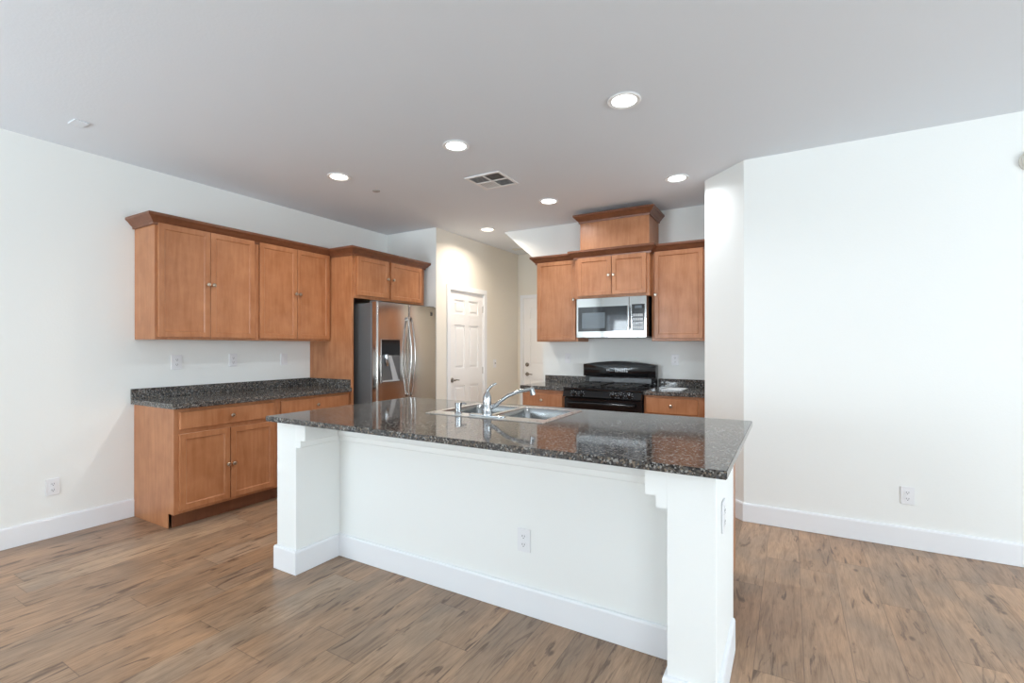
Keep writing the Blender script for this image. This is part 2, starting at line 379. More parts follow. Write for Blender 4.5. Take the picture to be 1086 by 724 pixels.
# ------------------------------------------------------------------ hallway doors (structure)
def six_panel(name, w, h, lever_side, parts):
    """door slab in local frame: x 0..w, face at y=0 looking -y"""
    pass
def make_door(name, label, w, h, loc, rotz, hw_x, deadbolt, cas_w=.065):
    r = bpy.data.objects.new(name, None); COL.objects.link(r); r.location = loc; r.rotation_euler.z = rotz
    struct(r, label, 'door')
    t = bmesh.new()
    m = MB()
    m.box(0.004, w-.004, .024, .055, .008, h-.004)
    xs = [0.11, w/2-.05, w/2+.05, w-.11]
    rows = [(.22, .83), (1.045, 1.60), (1.745, 1.92)]
    # stiles and rails
    def rb(x0, x1, z0, z1): m.box(x0, x1, .011, .024, z0, z1, .0012)
    rb(.004, xs[0], .008, h-.004); rb(xs[3], w-.004, .008, h-.004); rb(xs[1], xs[2], .008, h-.004)
    zz = [.008] + [q for rr in rows for q in rr] + [h-.004]
    for i in range(0, len(zz), 2):
        rb(xs[0], xs[1], zz[i], zz[i+1]); rb(xs[2], xs[3], zz[i], zz[i+1])
    for (z0, z1) in rows:
        for (x0, x1) in ((xs[0], xs[1]), (xs[2], xs[3])):
            m.prism([(x0+.03, z0+.03), (x1-.03, z0+.03), (x1-.03, z1-.03), (x0+.03, z1-.03)], 'y', .0135, .0245, .006)
    slab = m.build('door_slab', 'door', r)
    c = MB(); cw = cas_w
    prof = [(-cw, -.016), (0, -.016), (0, 0), (-cw, 0)]
    c.box(-cw-.002, -.002, -.016, -.001, 0.001, h+.002, .003); c.box(w+.002, w+cw+.002, -.016, -.001, 0.001, h+.002, .003); c.box(-cw-.002, w+cw+.002, -.016, -.001, h+.002, h+cw+.002, .003)
    c.build('casing', 'trim', r)
    j = MB(); j.box(-.0, .004, 0, .11, 0.001, h); j.box(w-.004, w, 0, .11, 0.001, h); j.box(0.004, w-.004, 0, .11, h-.004, h)
    j.build('jamb', 'trim', r)
    k = MB(); dx = 1 if hw_x < w/2 else -1
    k.lathe([(.030, .0105), (.030, .004), (.012, 0), (.012, -.035), (.0, -.037)], (hw_x, 0, .905), 'y', 20)
    k.tube([(hw_x, -.032, .905), (hw_x+dx*.04, -.034, .908), (hw_x+dx*.105, -.028, .902)], [.010, .009, .007])
    k.build('lever_handle', 'lockmetal', r, True)
    if deadbolt:
        MB().lathe([(.030, .0105), (.030, -.003), (.022, -.010), (0, -.012)], (hw_x, 0, 1.05), 'y', 20).build('deadbolt', 'lockmetal', r, True)
    if not deadbolt:
        hb = MB()
        for z in (.2, 1.0, 1.83): hb.box(w-.010, w-.004, .004, .0105, z-.045, z+.045, .002)
        hb.build('hinge', 'lockmetal', r)
    return r
make_door('door_1', 'white six panel interior door with lever handle in the cream hall wall', D1b-D1a, D1h, (-3.643, D1a, 0), PI/2, .055, False)
make_door('door_2', 'white paneled back door with lever and deadbolt at the end of the hall', D2b-D2a, D2h, (D2a, 6.46, 0), 0, .062, True, .05)

# ------------------------------------------------------------------ cabinets
def knob(parent, x, y, z):
    return MB().lathe([(.006, 0), (.006, -.012), (.0145, -.018), (.0155, -.023), (.011, -.028), (0, -.0295)], (x, y, z), 'y', 20).build('knob', 'nickel', parent, True)
def door_part(root, x0, x1, z0, z1, yface, kx=None, kz=None, name='door', rail=.055):
    d = MB().panel(x0, x1, z0, z1, yface-.001, yface-.020, rail=rail).build(name, 'wood', root)
    if kx is not None: knob(d, kx, yface-.020, kz)
    return d
def carcass(root, w, z0, z1, depth, mat='wood', stile=.02):
    m = MB(); m.box(0, w, -depth+.019, -.002, z0, z1)
    m.box(0, w, -depth, -depth+.019, z0, z1, .0015)
    return m.build('body', mat, root)
ROT = PI/2
def upper(loc, rotz, w, z0, z1, depth, doors, label, group=None, name='upper_cabinet', knobz=None):
    r = thing(name, label, 'cabinet', loc, rotz, group)
    carcass(r, w, z0, z1, depth)
    for (x0, x1, a, b, kx, kz) in doors: door_part(r, x0, x1, a, b, -depth, kx, kz)
    return r
# left run: y 1.76 .. 2.5525 .. 3.345 ; front face plane x=-4.12
XL = -4.44
U0, U1 = 1.38, 2.275
upper((XL, 1.762, 0), ROT, .790, U0, U1, .320, [(.018, .389, 1.398, 2.258, .370, 1.828), (.393, .764, 1.398, 2.258, .412, 1.828)], 'brown double door wall cabinet at the left end of the left run', 'wall cabinets on the left wall')
upper((XL, 2.553, 0), ROT, .790, U0, U1, .320, [(.024, .398, 1.398, 2.258, .380, 1.828), (.402, .774, 1.398, 2.258, .422, 1.828)], 'brown double door wall cabinet between end cabinet and refrigerator panel', 'wall cabinets on the left wall')
# tall panel beside fridge
ofr = upper((XL, 3.374, 0), ROT, 1.052, 1.815, 2.275, .655, [(.022, .452, 1.845, 2.240, .430, 2.05), (.492, .992, 1.835, 2.240, .514, 2.05)], 'short two door cabinet over the refrigerator with a tall side panel down to the floor', None, 'over_refrigerator_cabinet')
t = MB(); t.box(-.028, -.002, -.640, -.002, 0.001, 2.275, .0015); t.build('side_panel', 'wood', ofr)
# crown moulding left
CR = [(0, 2.240), (.012, 2.240), (.014, 2.256), (.030, 2.272), (.042, 2.288), (.060, 2.304), (.060, 2.320), (.055, 2.324), (-.02, 2.324), (-.02, 2.278), (0, 2.278)]
def crown(path, label, name='crown_molding', zoff=0):
    return MB().sweep([(a, b+zoff) for a, b in CR], path)
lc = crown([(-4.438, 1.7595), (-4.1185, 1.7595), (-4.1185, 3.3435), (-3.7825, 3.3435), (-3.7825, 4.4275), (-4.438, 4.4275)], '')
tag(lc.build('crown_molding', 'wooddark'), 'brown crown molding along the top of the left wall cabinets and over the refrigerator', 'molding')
# base cabinets left
def base_cab(loc, rotz, w, depth, label, drawers, doors, end_left=False, group=None, toe=.112, top=.874):
    r = thing('base_cabinet', label, 'cabinet', loc, rotz, group)
    m = MB(); m.box(0, w, -depth+.019, -.002, toe, top); m.box(0, w, -depth, -depth+.019, toe, top, .0015)
    m.build('body', 'wood', r)
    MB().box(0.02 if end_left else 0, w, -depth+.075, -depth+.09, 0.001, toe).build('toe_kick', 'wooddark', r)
    if end_left:
        MB().prism([(-.003, 0.001), (-depth+.080, 0.001), (-depth+.080, toe-.002), (-depth+.0005, toe-.002), (-depth+.0005, top), (-.003, top)], 'x', -.004, -.0002).build('end_panel', 'wood', r)
    for (x0, x1, z0, z1, k) in drawers:
        d = MB().panel(x0, x1, z0, z1, -depth-.001, -depth-.020, rail=0, edge=.004).build('drawer_front', 'wood', r)
        for q in k: knob(d, q, -depth-.020, (z0+z1)/2)
    for (x0, x1, z0, z1, kx, kz) in doors: door_part(r, x0, x1, z0, z1, -depth, kx, kz)
    return r
base_cab((XL, 1.762, 0), ROT, .790, .610, 'brown base cabinet with one wide drawer and two doors at the left end', [(.028, .762, .722, .850, [.400])], [(.028, .388, .135, .690, .368, .405), (.393, .762, .135, .690, .412, .405)], True, 'base cabinets on the left wall')
base_cab((XL, 2.553, 0), ROT, .790, .610, 'brown base cabinet right of the end one, mostly behind the island', [(.036, .762, .722, .850, [.400])], [(.036, .393, .135, .690, .373, .405), (.398, .762, .135, .690, .418, .405)], False, 'base cabinets on the left wall')
ct = thing('countertop', 'dark speckled granite counter on the left wall base cabinets', 'countertop', (0, 0, 0))
MB().box(-4.438, -3.79, 1.735, 3.344, .876, .914, .004).build('slab', 'granite', ct)
bs = MB(); bs.box(-4.438, -4.418, 1.735, 3.324, .9145, .995, .0015); bs.build('backsplash', 'granite', ct)
MB().box(-4.438, -3.812, 3.3245, 3.344, .9145, .995, .0015).build('side_splash', 'granite', ct)

# ------------------------------------------------------------------ refrigerator
fr = thing('refrigerator', 'stainless steel side by side refrigerator with water dispenser under the short cabinet', 'refrigerator', (-4.40, 3.44, 0), ROT)
# local: x 0..0.93 (world y), front -y
FW, FD, FH = .925, .78, 1.775
MB().box(0, FW, -FD, 0, .02, FH-.012, .006).build('body', 'grey', fr)
sp = .462; yf = -FD-.006; yd = -.855
fd = MB(); 
fd.prism([(0.002, yf), (0.002, yd+.012), (.010, yd+.002), (.02, yd), (sp-.018, yd), (sp-.006, yd+.003), (sp-.003, yd+.012), (sp-.003, yf)], 'z', .07, FH, .001)
fdo = fd.build('freezer_door', 'steel', fr, True)
rd = MB(); rd.prism([(sp+.003, yf), (sp+.003, yd+.012), (sp+.006, yd+.003), (sp+.018, yd), (FW-.02, yd), (FW-.010, yd+.002), (FW-.002, yd+.012), (FW-.002, yf)], 'z', .07, FH, .001)
rdo = rd.build('refrigerator_door', 'steel', fr, True)
MB().box(.01, FW-.01, -FD-.03, -FD, .004, .065, .004).build('kick_grille', 'darkgrey', fr)
for x, d in ((sp-.028, fdo), (sp+.028, rdo)):
    pts = []; 
    for k in range(17):
        u = k/16; z = .80 + .83*u; pts.append((x, yd-.012-.050*math.sin(PI*u), z))
    h = MB().tube(pts, .009, 14)
    h.box(x-.012, x+.012, yd-.022, yd+.002, .79, .83, .003); h.box(x-.012, x+.012, yd-.022, yd+.002, 1.60, 1.64, .003)
    h.build('handle', 'steel', d, True)
dp = MB(); X0, X1, Z0, Z1 = .058, .318, .965, 1.395
dp.box(X0-.006, X0, yd-.004, yd+.002, Z0-.006, Z1+.006); dp.box(X1, X1+.006, yd-.004, yd+.002, Z0-.006, Z1+.006); dp.box(X0, X1, yd-.004, yd+.002, Z0-.006, Z0); dp.box(X0, X1, yd-.004, yd+.002, Z1, Z1+.006)
disp = dp.build('water_dispenser', 'steel', fdo)
MB().box(X0, X1, yd-.003, yd+.001, Z0+.27, Z1, .001).build('control_panel', 'black', disp)
rc = MB(); rc.prism([(yd-.002, Z0), (yd-.002, Z0+.27), (yd-.0005, Z0+.27), (yd-.0005, Z0)], 'x', X0, X1)
rc.build('recess', 'grey', disp)
tr = MB(); tr.prism([(X0+.09, Z0+.27), (X0+.135, Z0+.27), (X1-.02, Z0+.012), (X0+.16, Z0+.012)], 'y', yd-.006, yd-.002); tr.box(X0+.01, X1-.01, yd-.012, yd-.002, Z0+.004, Z0+.018, .002)
tr.build('drip_tray', 'panelgrey', disp)
MB().tube([(X0+.06, yd-.010, Z0+.28), (X0+.06, yd-.016, Z0+.21), (X0+.075, yd-.010, Z0+.165)], [.020, .024, .014]).build('paddle', 'chrome', disp, True)
bd = MB().box(FW-.105, FW-.075, yd-.003, yd, 1.675, 1.715, .001).build('badge', 'darkgrey', rdo)
for x in (.05, FW-.05):
    MB().box(x-.04, x+.04, -FD-.05, -FD+.04, FH-.011, FH+.012, .003).build('hinge_cover', 'grey', fr)

# ------------------------------------------------------------------ range wall cabinets
YR = 5.11
upper((-2.462, YR, 0), 0, .494, U0, U1, .310, [(.012, .474, 1.395, 2.255, .455, 1.828)], 'brown single door wall cabinet left of the microwave beside the hall', 'single door wall cabinets by the range')
upper((-1.184, YR, 0), 0, .551, U0, U1, .310, [(.028, .478, 1.405, 2.255, .042, 1.835)], 'brown single door wall cabinet right of the microwave beside the white corner wall', 'single door wall cabinets by the range')
mwc = upper((-1.966, YR, 0), 0, .780, 1.825, U1, .395, [(.036, .399, 1.850, 2.245, .375, 2.05), (.404, .752, 1.850, 2.245, .428, 2.05)], 'short two door cabinet directly above the microwave', None, 'over_microwave_cabinet')
# visible lower side lips of the microwave cabinet
hb = thing('hood_box', 'brown wood box with crown molding stacked above the microwave cabinet up to the ceiling', 'cabinet', (0, 0, 0))
MB().box(-1.908, -1.190, 4.712, 5.108, 2.326, 2.67, .0015).build('body', 'wood', hb)
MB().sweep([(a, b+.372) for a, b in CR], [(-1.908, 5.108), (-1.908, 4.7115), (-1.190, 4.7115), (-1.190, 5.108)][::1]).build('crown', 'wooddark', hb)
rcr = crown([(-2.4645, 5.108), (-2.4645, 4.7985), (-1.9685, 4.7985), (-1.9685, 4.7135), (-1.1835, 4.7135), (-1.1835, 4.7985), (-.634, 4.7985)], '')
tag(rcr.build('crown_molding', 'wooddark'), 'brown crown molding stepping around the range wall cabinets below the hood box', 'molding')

# microwave
mw = thing('microwave', 'stainless over the range microwave with dark window and keypad', 'microwave', (-1.926, YR, 1.415), 0)
MWW, MWH, MD = .728, .405, .43
MB().box(.002, MWW-.002, -MD, -.003, 0.008, MWH, .003).build('body', 'black', mw)
yd2 = -MD-.028
DW = .555
md = MB()
md.box(.0, DW, yd2, -MD-.001, .0, MWH, .004); mdo = md.build('door', 'steel_mw', mw)
MB().box(.022, DW-.012, yd2-.003, yd2, .065, .315, .001).build('window', 'glass_dark', mdo)
MB().box(.065, .31, yd2-.004, yd2-.003, .095, .255, .0004).build('inner_screen', 'screen', mdo)
hh = MB().tube([(DW+.002, yd2-.028, .075), (DW+.002, yd2-.032, .19), (DW+.002, yd2-.028, .312)], .011); hh.box(DW-.007, DW+.011, yd2-.028, yd2, .075, .093, .002); hh.box(DW-.007, DW+.011, yd2-.028, yd2, .294, .312, .002)
hh.build('handle', 'chrome', mdo, True)
cp = MB().box(DW+.001, MWW, yd2, -MD-.001, .0, MWH, .004).build('control_panel', 'steel_mw', mw)
MB().box(DW+.028, MWW-.018, yd2-.002, yd2, .065, .325, .0008).build('keypad', 'black', cp)
MB().box(DW+.058, MWW-.045, yd2-.003, yd2-.002, .285, .312, .0003).build('display', 'screen', cp)
kp = MB()
for i in range(4):
    for j in range(6): kp.box(DW+.042+j*.0165, DW+.053+j*.0165, yd2-.0032, yd2-.002, .085+i*.040, .110+i*.040, .0004)
kp.build('button_pad', 'panelgrey', cp)
MB().box(.02, MWW-.02, -MD-.02, -.06, 0.0, .0075).build('vent_grille', 'darkgrey', mw)

# range wall base cabinets and counters
base_cab((-2.475, YR, 0), 0, .485, .610, 'brown single drawer base cabinet left of the black range', [(.022, .470, .705, .835, [.235])], [(.022, .470, .135, .675, .43, .62)], True, 'base cabinets by the range')
base_cab((-1.182, YR, 0), 0, .549, .610, 'brown single drawer base cabinet right of the black range', [(.020, .478, .712, .853, [.249])], [(.020, .478, .135, .680, .06, .62)], False, 'base cabinets by the range')
c1 = thing('countertop', 'short granite counter left of the black range', 'countertop', (0, 0, 0), 0, 'granite counters beside the range')
MB().box(-2.492, -1.984, 4.465, YR-.002, .876, .914, .004).build('slab', 'granite', c1)
MB().box(-2.500, -1.984, YR-.022, YR-.002, .9145, .990, .0015).build('backsplash', 'granite', c1)
c2 = thing('countertop', 'short granite counter right of the black range with papers on it', 'countertop', (0, 0, 0), 0, 'granite counters beside the range')
MB().box(-1.186, -.633, 4.465, YR-.002, .876, .914, .004).build('slab', 'granite', c2)
MB().box(-1.186, -.633, YR-.022, YR-.002, .9145, .992, .0015).build('backsplash', 'granite', c2)

# ------------------------------------------------------------------ range
rg = thing('gas_range', 'black freestanding gas range with arched backguard below the microwave', 'range', (-1.979, YR-.012, 0), 0)
RW = .788
MB().box(0, RW, -.60, 0, .02, .895, .004).build('body', 'black', rg)
MB().box(-.002, RW+.002, -.665, -.085, .896, .918, .006).build('cooktop', 'black', rg)
# backguard: lower sloping panel + arched top
bgm = MB(); bgm.box(.012, RW-.006, -.085, -.004, .896, 1.005, .004); bgo = bgm.build('backguard', 'black', rg)
arc = [(0.0, 1.005)]+[(RW*k/20*1.0, 1.135 + .034*math.sin(PI*k/20)) for k in range(0, 21)]+[(RW, 1.005)]
MB().prism(arc, 'y', -.115, -.008, .005).build('control_console', 'black', bgo, True)
MB().box(.06, RW-.05, -.089, -.086, .930, .990, .001).build('steel_strip', 'grey', bgo)
kp = MB()
for i in range(3): kp.box(.265+i*.022, .279+i*.022, -.1165, -.115, 1.065, 1.085, .0003)
kp.build('button_row', 'panelgrey', bgo); kp = MB()
for i in range(6):
    for j in range(2): kp.box(.36+i*.024, .375+i*.024, -.1165, -.115, 1.055+j*.022, 1.068+j*.022, .0003)
kp.build('button_row', 'panelgrey', bgo)
MB().box(.30, .345, -.1165, -.115, 1.062, 1.088, .0003).build('clock_display', 'screen', bgo)
# front control panel (slanted), knobs
MB().prism([(-.600, .825), (-.668, .825), (-.672, .832), (-.648, .893), (-.600, .893)], 'x', 0, RW, .001).build('front_panel', 'black', rg)
for kx in (.115, .195, .52, .60, .68):
    k = MB().lathe([(.026, 0), (.026, -.006), (.020, -.010), (.018, -.028), (0, -.030)], (kx, -.662, .860), 'y', 24)
    k.box(kx-.003, kx+.003, -.697, -.689, .845, .878, .001); ko = k.build('knob', 'black', rg, True)
    mk = MB()
    for a in range(0, 360, 45):
        if a == 270: continue
        mk.box(kx+.031*math.cos(math.radians(a))-.0022, kx+.031*math.cos(math.radians(a))+.0022, -.6695-.0, -.6575, .860+.028*math.sin(math.radians(a))-.0022, .860+.028*math.sin(math.radians(a))+.0022)
    mk.build('dial_mark', 'panelgrey', ko)
od = MB().box(.004, RW-.004, -.648, -.602, .20, .818, .006).build('oven_door', 'black', rg)
MB().box(.12, RW-.12, -.6495, -.648, .36, .66, .0005).build('window', 'glass_dark', od)
h = MB().tube([(.07, -.688, .770), (RW/2, -.700, .772), (RW-.07, -.688, .770)], .013); h.box(.058, .082, -.69, -.645, .758, .782, .003); h.box(RW-.082, RW-.058, -.69, -.645, .758, .782, .003)
h.build('handle', 'black', od, True)
MB().box(.004, RW-.004, -.640, -.602, .03, .19, .006).build('storage_drawer', 'black', rg)
for gx in (.06, .42):
    for gy in (-.60, -.36):
        g = MB(); w_, d_ = .31, .21
        zt = .948
        for (a, b2, c_, e) in ((gx, gx+w_, gy, gy+.012), (gx, gx+w_, gy+d_-.012, gy+d_), (gx, gx+.012, gy, gy+d_), (gx+w_-.012, gx+w_, gy, gy+d_)): g.box(a, b2, c_, e, zt-.012, zt, .002)
        cx, cy = gx+w_/2, gy+d_/2
        g.box(gx, cx-.03, cy-.005, cy+.005, zt-.010, zt+.004, .001); g.box(cx+.03, gx+w_, cy-.005, cy+.005, zt-.010, zt+.004, .001)
        g.box(cx-.005, cx+.005, gy, cy-.03, zt-.010, zt+.004, .001); g.box(cx-.005, cx+.005, cy+.03, gy+d_, zt-.010, zt+.004, .001)
        for (px, py) in ((gx, gy), (gx+w_-.012, gy), (gx, gy+d_-.012), (gx+w_-.012, gy+d_-.012)): g.box(px, px+.012, py, py+.012, .918, zt-.010)
        g.build('burner_grate', 'blackmat', rg)
        MB().lathe([(.05, .918), (.05, .924), (.036, .926), (.036, .934), (0, .936)], (cx, cy, 0), 'z', 24).build('burner', 'blackmat', rg, True)

# papers on the counter right of range
pp = thing('paper_stack', 'few white papers lying on the counter right of the range', 'papers', (-.975, 4.80, .9145))
m = MB(); m.prism([(-.10, -.11), (.10, -.12), (.11, .12), (-.06, .13)], 'z', 0, .003)
m.build('sheet', 'paper', pp)
m = MB(); m.prism([(-.03, -.09), (.09, -.10), (.10, .11), (.0, .12)], 'z', .0032, .0060); m.build('booklet', 'paper', pp)

# ------------------------------------------------------------------ island
isl = thing('kitchen_island', 'white kitchen island with stepped end pillars under a dark granite top', 'kitchen island', (-1.43, 2.3, 0))
def ib(m, name, mat, smooth=False, parent=None):
    o = m.build(name, mat, parent or isl, smooth)
    if parent is None: o.location = (1.43, -2.3, 0)
    return o
LX0, LX1, RX0, RX1, FY, PY = -2.662, -2.485, -.385, -.221, 1.780, 2.092
pan = ib(MB().box(LX1+.0005, RX0-.0005, PY, PY+.10, .001, .883), 'front_panel', 'island')
for (x0, x1, y1) in ((LX0, LX1, 2.36), (RX0, RX1, 2.36)):
    ib(MB().box(x0, x1, FY, y1, .001, .883, .002), 'end_pillar', 'island')
# stepped capital moulding running inside the pillars and along the panel
CAP = [(0, .738), (.036, .738), (.040, .742), (.040, .780), (.076, .780), (.080, .785), (.080, .883), (0, .883)]
ib(MB().sweep(CAP, [(LX1, FY+.0005), (LX1, PY-.0005), (RX0, PY-.0005), (RX0, FY+.0005)]), 'capital_molding', 'island')
ib(MB().sweep(BB, [(LX0-.0005, 2.36), (LX0-.0005, FY-.0005), (LX1+.0005, FY-.0005), (LX1+.0005, PY-.001), (RX0-.0005, PY-.001), (RX0-.0005, FY-.0005), (RX1+.0005, FY-.0005), (RX1+.0005, 2.30)]), 'baseboard', 'trim')
# kitchen-side cabinetry
m = MB(); m.box(-2.62, -.262, PY+.1005, 2.91, .112, .13); m.box(-2.62, -2.602, PY+.1005, 2.89, .1305, .872); m.box(-.280, -.262, PY+.1005, 2.89, .1305, .872)
m.box(-2.62, -.262, 2.8905, 2.91, .1305, .15); m.box(-2.62, -.262, 2.8905, 2.91, .69, .715); m.box(-2.62, -.262, 2.8905, 2.91, .85, .872)
for i in range(6):
    xc = -2.61+i*(2.338/5); m.box(xc-.02 if 0 < i else xc-.01, xc+.02 if i < 5 else xc+.01, 2.8905, 2.91, .1505, .8495)
cb = ib(m, 'cabinet_body', 'wood')
cbo = cb
ib(MB().box(-2.60, -.28, PY+.1005, 2.835, .001, .1115), 'toe_kick', 'wooddark')
ww = 2.358/5
def isl_door(x0, x1, z0, z1, nm, rail=.055):
    t = MB().panel(-x1, -x0, z0, z1, -.001, -.020, rail=rail)
    o = t.build(nm, 'wood', isl); o.rotation_euler.z = PI; o.location = (1.43, 2.91-2.3, 0); return o
for i in range(5):
    x0 = -2.62+i*ww
    d = isl_door(x0+.012, x0+ww-.012, .135, .69, 'door'); knob(d, -(x0+ww/2)+(.15 if i % 2 else -.15), -.02, .62)
    d = isl_door(x0+.012, x0+ww-.012, .715, .85, 'drawer_front', 0); knob(d, -(x0+ww/2), -.02, .78)

# island countertop with sink cutout
SX0, SX1, SY0, SY1 = -1.925, -1.165, 2.315, 2.835
TX0, TX1, TY0, TY1 = -2.688, -.180, 1.722, 2.962
m = MB()
def slab(pts_out, hole, z0, z1):
    t = bmesh.new()
    o = [(TX0, TY0), (TX1, TY0), (TX1, TY1), (TX0, TY1)]; h_ = [(SX0, SY0), (SX1, SY0), (SX1, SY1), (SX0, SY1)]
    for zz in (0, 1):
        pass
    V = {}
    for nm, pts in (('o', o), ('h', h_)):
        for i, p in enumerate(pts):
            for k, z in enumerate((z0, z1)): V[nm, i, k] = t.verts.new((p[0], p[1], z))
    for i in range(4):
        j = (i+1) % 4
        t.faces.new((V['o', i, 1], V['o', j, 1], V['h', j, 1], V['h', i, 1]))
        t.faces.new((V['o', i, 0], V['h', i, 0], V['h', j, 0], V['o', j, 0]))
        t.faces.new((V['o', i, 0], V['o', j, 0], V['o', j, 1], V['o', i, 1]))
        t.faces.new((V['h', i, 0], V['h', i, 1], V['h', j, 1], V['h', j, 0]))
    bmesh.ops.recalc_face_normals(t, faces=t.faces)
    ed = [e for e in t.edges if all(v in [V['o', i, k] for i in range(4) for k in (0, 1)] for v in e.verts)]
    bmesh.ops.bevel(t, geom=ed, offset=.003, segments=2, affect='EDGES')
    return t
m._add(slab(None, None, .884, .914))
tag(m.build('island_countertop', 'granite'), 'polished dark speckled granite top of the island with the sink set in it', 'countertop')

# sink
sk = thing('kitchen_sink', 'double bowl stainless steel sink set in the island top', 'sink', (-1.545, 2.575, .914))
RX, RY = .4, .283
def rrect(x0, x1, y0, y1, r, n=5):
    out = []
    for cx, cy, a0 in ((x1-r, y1-r, 0), (x0+r, y1-r, 90), (x0+r, y0+r, 180), (x1-r, y0+r, 270)):
        for k in range(n+1):
            a = math.radians(a0+90*k/n); out.append((cx+r*math.cos(a), cy+r*math.sin(a)))
    return out
bowls = [(-.365, -.015, -.175, .248), (.015, .365, -.175, .248)]
t = bmesh.new()
# rim plate as boxes of strips around bowls (outer rounded)
z = .0045
xs_ = [-RX, -.365, -.015, .015, .365, RX]; ys_ = [-RY, -.175, .248, RY]
gv = [[t.verts.new((x, y, z)) for y in ys_] for x in xs_]
for i in range(5):
    for j in range(3):
        if i in (1, 3) and j == 1: continue
        t.faces.new((gv[i][j], gv[i+1][j], gv[i+1][j+1], gv[i][j+1]))
bmesh.ops.recalc_face_normals(t, faces=t.faces)
for f_ in t.faces:
    if f_.normal.z < 0: f_.normal_flip()
be = [e for e in t.edges if len(e.link_faces) == 1 and (max(abs(v.co.x) for v in e.verts) > .39 and abs(e.verts[0].co.x) == abs(e.verts[1].co.x) or max(abs(v.co.y) for v in e.verts) > .28 and abs(e.verts[0].co.y) == abs(e.verts[1].co.y) and e.verts[0].co.y == e.verts[1].co.y)]
be = [e for e in t.edges if len(e.link_faces) == 1 and (all(abs(abs(v.co.x)-RX) < 1e-5 for v in e.verts) or all(abs(abs(v.co.y)-RY) < 1e-5 for v in e.verts))]
r_ = bmesh.ops.extrude_edge_only(t, edges=be)
for v in [g for g in r_['geom'] if isinstance(g, bmesh.types.BMVert)]:
    v.co.z = .0008; v.co.x *= 1.008; v.co.y *= 1.008
m = MB(); m._add(t); m.build('rim', 'sink', sk)
for (x0, x1, y0, y1) in bowls:
    t = bmesh.new(); rings = []
    for (ins, zz, rr) in ((0, z, .002), (.004, -.004, .03), (.010, -.03, .045), (.016, -.150, .05), (.035, -.172, .05), (.10, -.180, .05)):
        rings.append([t.verts.new((p[0], p[1], zz)) for p in rrect(x0+ins, x1-ins, y0+ins, y1-ins, rr)])
    n = len(rings[0])
    for k in range(len(rings)-1):
        for i in range(n): t.faces.new((rings[k][i], rings[k+1][i], rings[k+1][(i+1) % n], rings[k][(i+1) % n]))
    t.faces.new(rings[-1])
    bmesh.ops.recalc_face_normals(t, faces=t.faces)
    # make normals face inward/up
    if rings and t.faces[-1:] :
        t.faces.ensure_lookup_table()
        if t.faces[-1].normal.z < 0: bmesh.ops.reverse_faces(t, faces=t.faces)
    m = MB(); m._add(t); b_ = m.build('basin', 'basin', sk, True)
    MB().lathe([(.042, -.1795), (.042, -.176), (.034, -.175), (.030, -.178), (0, -.178)], ((x0+x1)/2, (y0+y1)/2, 0), 'z', 24).build('drain', 'chrome', b_, True)
# faucet
fc = thing('faucet', 'chrome single lever kitchen faucet on the near edge of the sink', 'faucet', (-1.533, 2.352, .9187))
m = MB(); m.prism(rrect(-.125, .125, -.027, .027, .026, 6), 'z', 0, .008, .002); m.build('base_plate', 'chrome', fc, True)
MB().lathe([(.029, .008), (.029, .014), (.025, .020), (.025, .050), (.0265, .052), (.0265, .058), (.025, .060), (.025, .100), (.024, .112), (.018, .130), (.012, .142), (.0, .145)], (0, 0, 0), 'z', 28).build('body', 'chrome', fc, True)
MB().tube([(0, 0, .135), (.004, .002, .152), (.018, .010, .172), (.036, .020, .186), (.048, .026, .190)], [.010, .009, .008, .007, .005]).build('lever', 'chrome', fc, True)
spp = MB().tube([(.012, .010, .045), (.040, .030, .062), (.062, .050, .088), (.098, .076, .118), (.145, .112, .140), (.185, .144, .151), (.205, .160, .154)], [.015, .013, .0115, .011, .011, .011, .011]).build('spout', 'chrome', fc, True)
MB().tube([(.203, .158, .162), (.209, .163, .156), (.215, .168, .120)], [.012, .015, .0165]).build('spray_head', 'chrome', spp, True)
sd = thing('soap_dispenser', 'short chrome cylinder dispenser left of the faucet', 'soap dispenser', (-1.741, 2.352, .9187))
MB().lathe([(.024, 0), (.024, .006), (.0195, .010), (.0195, .052)], (0, 0, 0), 'z', 24).build('base', 'chrome', sd, True)
MB().lathe([(.021, .0525), (.021, .066), (.018, .069), (0, .070)], (0, 0, 0), 'z', 24).tube([(0, 0, .060), (.02, .02, .062), (.035, .034, .058)], [.007, .006, .005]).build('pump_head', 'chrome', sd, True)

